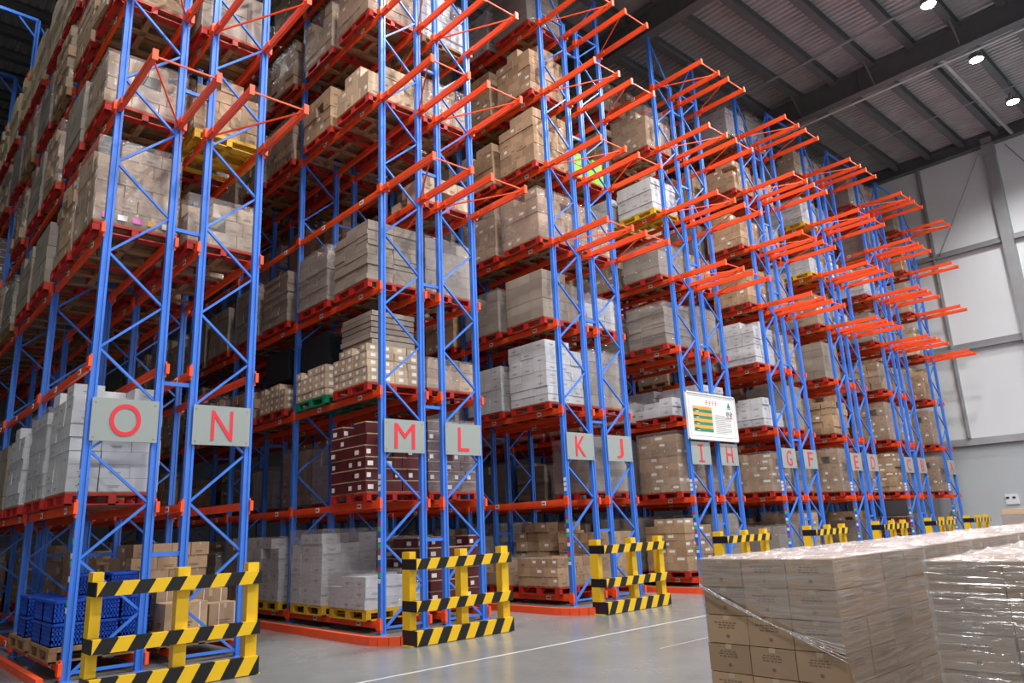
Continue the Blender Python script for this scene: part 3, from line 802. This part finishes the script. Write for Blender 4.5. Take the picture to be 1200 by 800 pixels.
def wrinkled_top(W, D, z, seed, name='top_film'):
    m = MB(); rq = random.Random(seed); nx = int(W / .045); ny = int(D / .045)
    k = len(m.v)
    ph = [(rq.uniform(4, 22), rq.uniform(4, 22), rq.uniform(0, 6)) for _ in range(5)]
    for i in range(nx + 1):
        for j in range(ny + 1):
            x = W * i / nx; y = D * j / ny
            hgt = sum(math.sin(a * x + b * y + c) for a, b, c in ph) * .0035 + rq.uniform(-.004, .006)
            edge = min(i, j, nx - i, ny - j)
            m.v.append((x, y, z + .012 + (hgt if edge > 0 else -.01)))
    for i in range(nx):
        for j in range(ny):
            a = k + i * (ny + 1) + j; m.f.append((a, a + ny + 1, a + ny + 2, a + 1)); m.m.append(0)
    return m.mesh(name, FILMT)
FGH = 1.4
_fg = {}
def fg_load(x, y, W, D, ny, nx, label, top_missing=0, strand=False, seed=1, layers=6, nohi=0, lh=.205, wrap_low=0):
    r = empty('wrapped_pallet_stack', (x, y, 0)); tag(r, label, 'pallet load', 'wrapped carton stacks waiting in the cross aisle')
    key = (round(W, 2), round(D, 2))
    if key not in _fg:
        m = MB(); h = .17
        for i in range(8): m.box(0, i * D / 8, h - .022, W, (i + 1) * D / 8 - .03, h)
        for i in range(3):
            xx = i * (W - .1) / 2; m.box(xx, 0, 0, xx + .1, D - .03, .02); m.box(xx, 0, h - .045, xx + .1, D - .03, h - .022)
            for j in range(3): m.box(xx, j * (D - .15) / 2, .02, xx + .1, j * (D - .15) / 2 + .12, h - .045)
        _fg[key] = m.mesh('pallet', WOOD)
    link('pallet', _fg[key], r)
    sx = W / nx; sy = D / ny; rq = random.Random(seed)
    ck = (round(sx, 3), round(sy, 3))
    if ck not in _fg: _fg[ck] = [fg_carton(sx - .008, sy - .008, lh - .006, v) for v in range(3)]
    for k in range(layers):
        for i in range(nx):
            for j in range(ny):
                jx = rq.uniform(-.005, .005); jy = rq.uniform(-.005, .005)
                o = link('carton', rq.choice(_fg[ck]), r, (i * sx + .004 + jx, j * sy + .004 + jy, .171 + k * lh))
                o.rotation_euler = (0, 0, rq.uniform(-.006, .006))
    ht = .171 + layers * lh
    # film round the sides (upper part only when wrap_low) and over the top
    m = MB(); pad = .012; nz = 8; n = 8; z0 = wrap_low
    ring = [(-pad + (W + 2 * pad) * i / n, -pad) for i in range(n)] + [(W + pad, -pad + (D + 2 * pad) * i / n) for i in range(n)] + \
           [(W + pad - (W + 2 * pad) * i / n, D + pad) for i in range(n)] + [(-pad, D + pad - (D + 2 * pad) * i / n) for i in range(n)]
    for q in range(nz + 1):
        for t, (a, b) in enumerate(ring):
            zz = z0 + (ht + .004 - z0) * q / nz
            if strand and q < nz:      # lower edge of the film runs diagonally on the near face
                fr = 0
                if a < 0: fr = (b + pad) / (D + 2 * pad)       # 0 at right corner, 1 at left corner
                elif t < n: fr = 0
                low = .79 + .42 * fr if a < 0 else .12
                zz = low + (ht + .004 - low) * q / nz
            s = rq.uniform(-.003, .003)
            m.v.append((a + s, b + s, zz))
    L = len(ring)
    for q in range(nz):
        for i in range(L):
            j = (i + 1) % L; m.f.append((q * L + i, q * L + j, (q + 1) * L + j, (q + 1) * L + i)); m.m.append(0)
    m.build('side_film', FILMF, r)
    if strand:
        m = MB()
        for q in range(5):
            a = Vector((-.018, D + .012, 1.21 - q * .004)); b = Vector((-.018, -.014, .74 + q * .025))
            prev = a
            for t in range(1, 13):
                p = a.lerp(b, t / 12) + Vector((0, 0, -.012 * math.sin(PI * t / 12) * (1 + q))); m.cyl(prev, p, .0035, 5); prev = p
        m.build('film_strand', FILMS, r)
    link('top_film', wrinkled_top(W + .02, D + .02, ht, seed), r, (-.01, -.01, 0))
    return r
X1 = 2.64
fg_load(X1, -9.27, 1.64, 1.08, 3, 4, 'shrink-wrapped brown carton stack nearest in the foreground, film peeling diagonally across its face', strand=True, seed=3)
# the row behind it
xs = 4.43; desc = ['second', 'third', 'fourth', 'fifth', 'sixth']
for q in range(5):
    fg_load(xs, -9.2 + .03 * q, 1.25 if q == 0 else 1.6, 1.0, 3, 4, 'shrink-wrapped brown carton stack, %s from the front in the foreground row' % desc[q], seed=10 + q, wrap_low=.15); xs += 1.32 if q == 0 else 1.68
# right-hand stack cut by the frame
fg_load(2.5, -11.15, 1.5, 1.23, 3, 4, 'shrink-wrapped brown carton stack cut off by the right edge of the photo', seed=31, wrap_low=.15)
fg_load(4.3, -10.95, 1.5, 1.1, 3, 4, 'shrink-wrapped brown carton stack behind the one cut by the right edge', seed=32, wrap_low=.15)
# far pallet by the wall with a long bundle on it
r = empty('wrapped_pallet_stack', (24.6, -7.3, 0)); tag(r, 'grey-wrapped stack with loose brown cartons on top near the white wall', 'pallet load')
m = MB(); m.box(0, 0, .17, 3.4, 3.0, 1.44); m.build('wrapped_goods', GREYK, r)
m = MB()
for i in range(4): m.box(.1 + i * .8, .3, 1.441, .86 + i * .8, 2.98, 1.6)
m.build('carton', KRAFT2, r)
m = MB(); m.box(-.02, -.02, .2, 3.42, 3.02, 1.435); m.build('stretch_wrap', FILM, r)
m = MB(); m.box(0, 0, 0, 3.4, .12, .17); m.box(0, 1.4, 0, 3.4, 1.5, .17); m.box(0, 2.88, 0, 3.4, 3.0, .17); m.build('pallet', WOOD, r)
# small fittings on the wall
m = MB(); m.box(36.86, -1.75, 1.75, 36.93, -1.25, 2.2)
for a in (-1.65, -1.4): m.box(36.84, a, 2.0, 36.86, a + .12, 2.08, 1)
tag(m.build('switch_box', [WALLM, BLACK]), 'small white switch box mounted low on the white wall', 'switch box')
m = MB(); m.box(36.85, .8, 1.3, 36.93, 1.1, 1.55); tag(m.build('socket_box', STEEL), 'small grey socket box low on the wall beside rack A', 'socket')

# ------------------------------------------------------------------ camera, world, view
cam = bpy.data.cameras.new('camera'); co = bpy.data.objects.new('camera', cam); COL.objects.link(co)
cam.sensor_width = 36; cam.lens = FPX / 1200 * 36; cam.clip_end = 200; cam.clip_start = .05
co.matrix_world = Matrix(((R2.x, U2.x, -Fw.x, CAMP.x), (R2.y, U2.y, -Fw.y, CAMP.y), (R2.z, U2.z, -Fw.z, CAMP.z), (0, 0, 0, 1)))
SC.camera = co
w = bpy.data.worlds.new('world'); SC.world = w; w.use_nodes = True
w.node_tree.nodes['Background'].inputs[0].default_value = (.5, .5, .52, 1); w.node_tree.nodes['Background'].inputs[1].default_value = .03
SC.view_settings.view_transform = 'Standard'; SC.view_settings.look = 'None'; SC.view_settings.gamma = 1; SC.view_settings.use_curve_mapping = False
SC.view_settings.exposure = 0.34
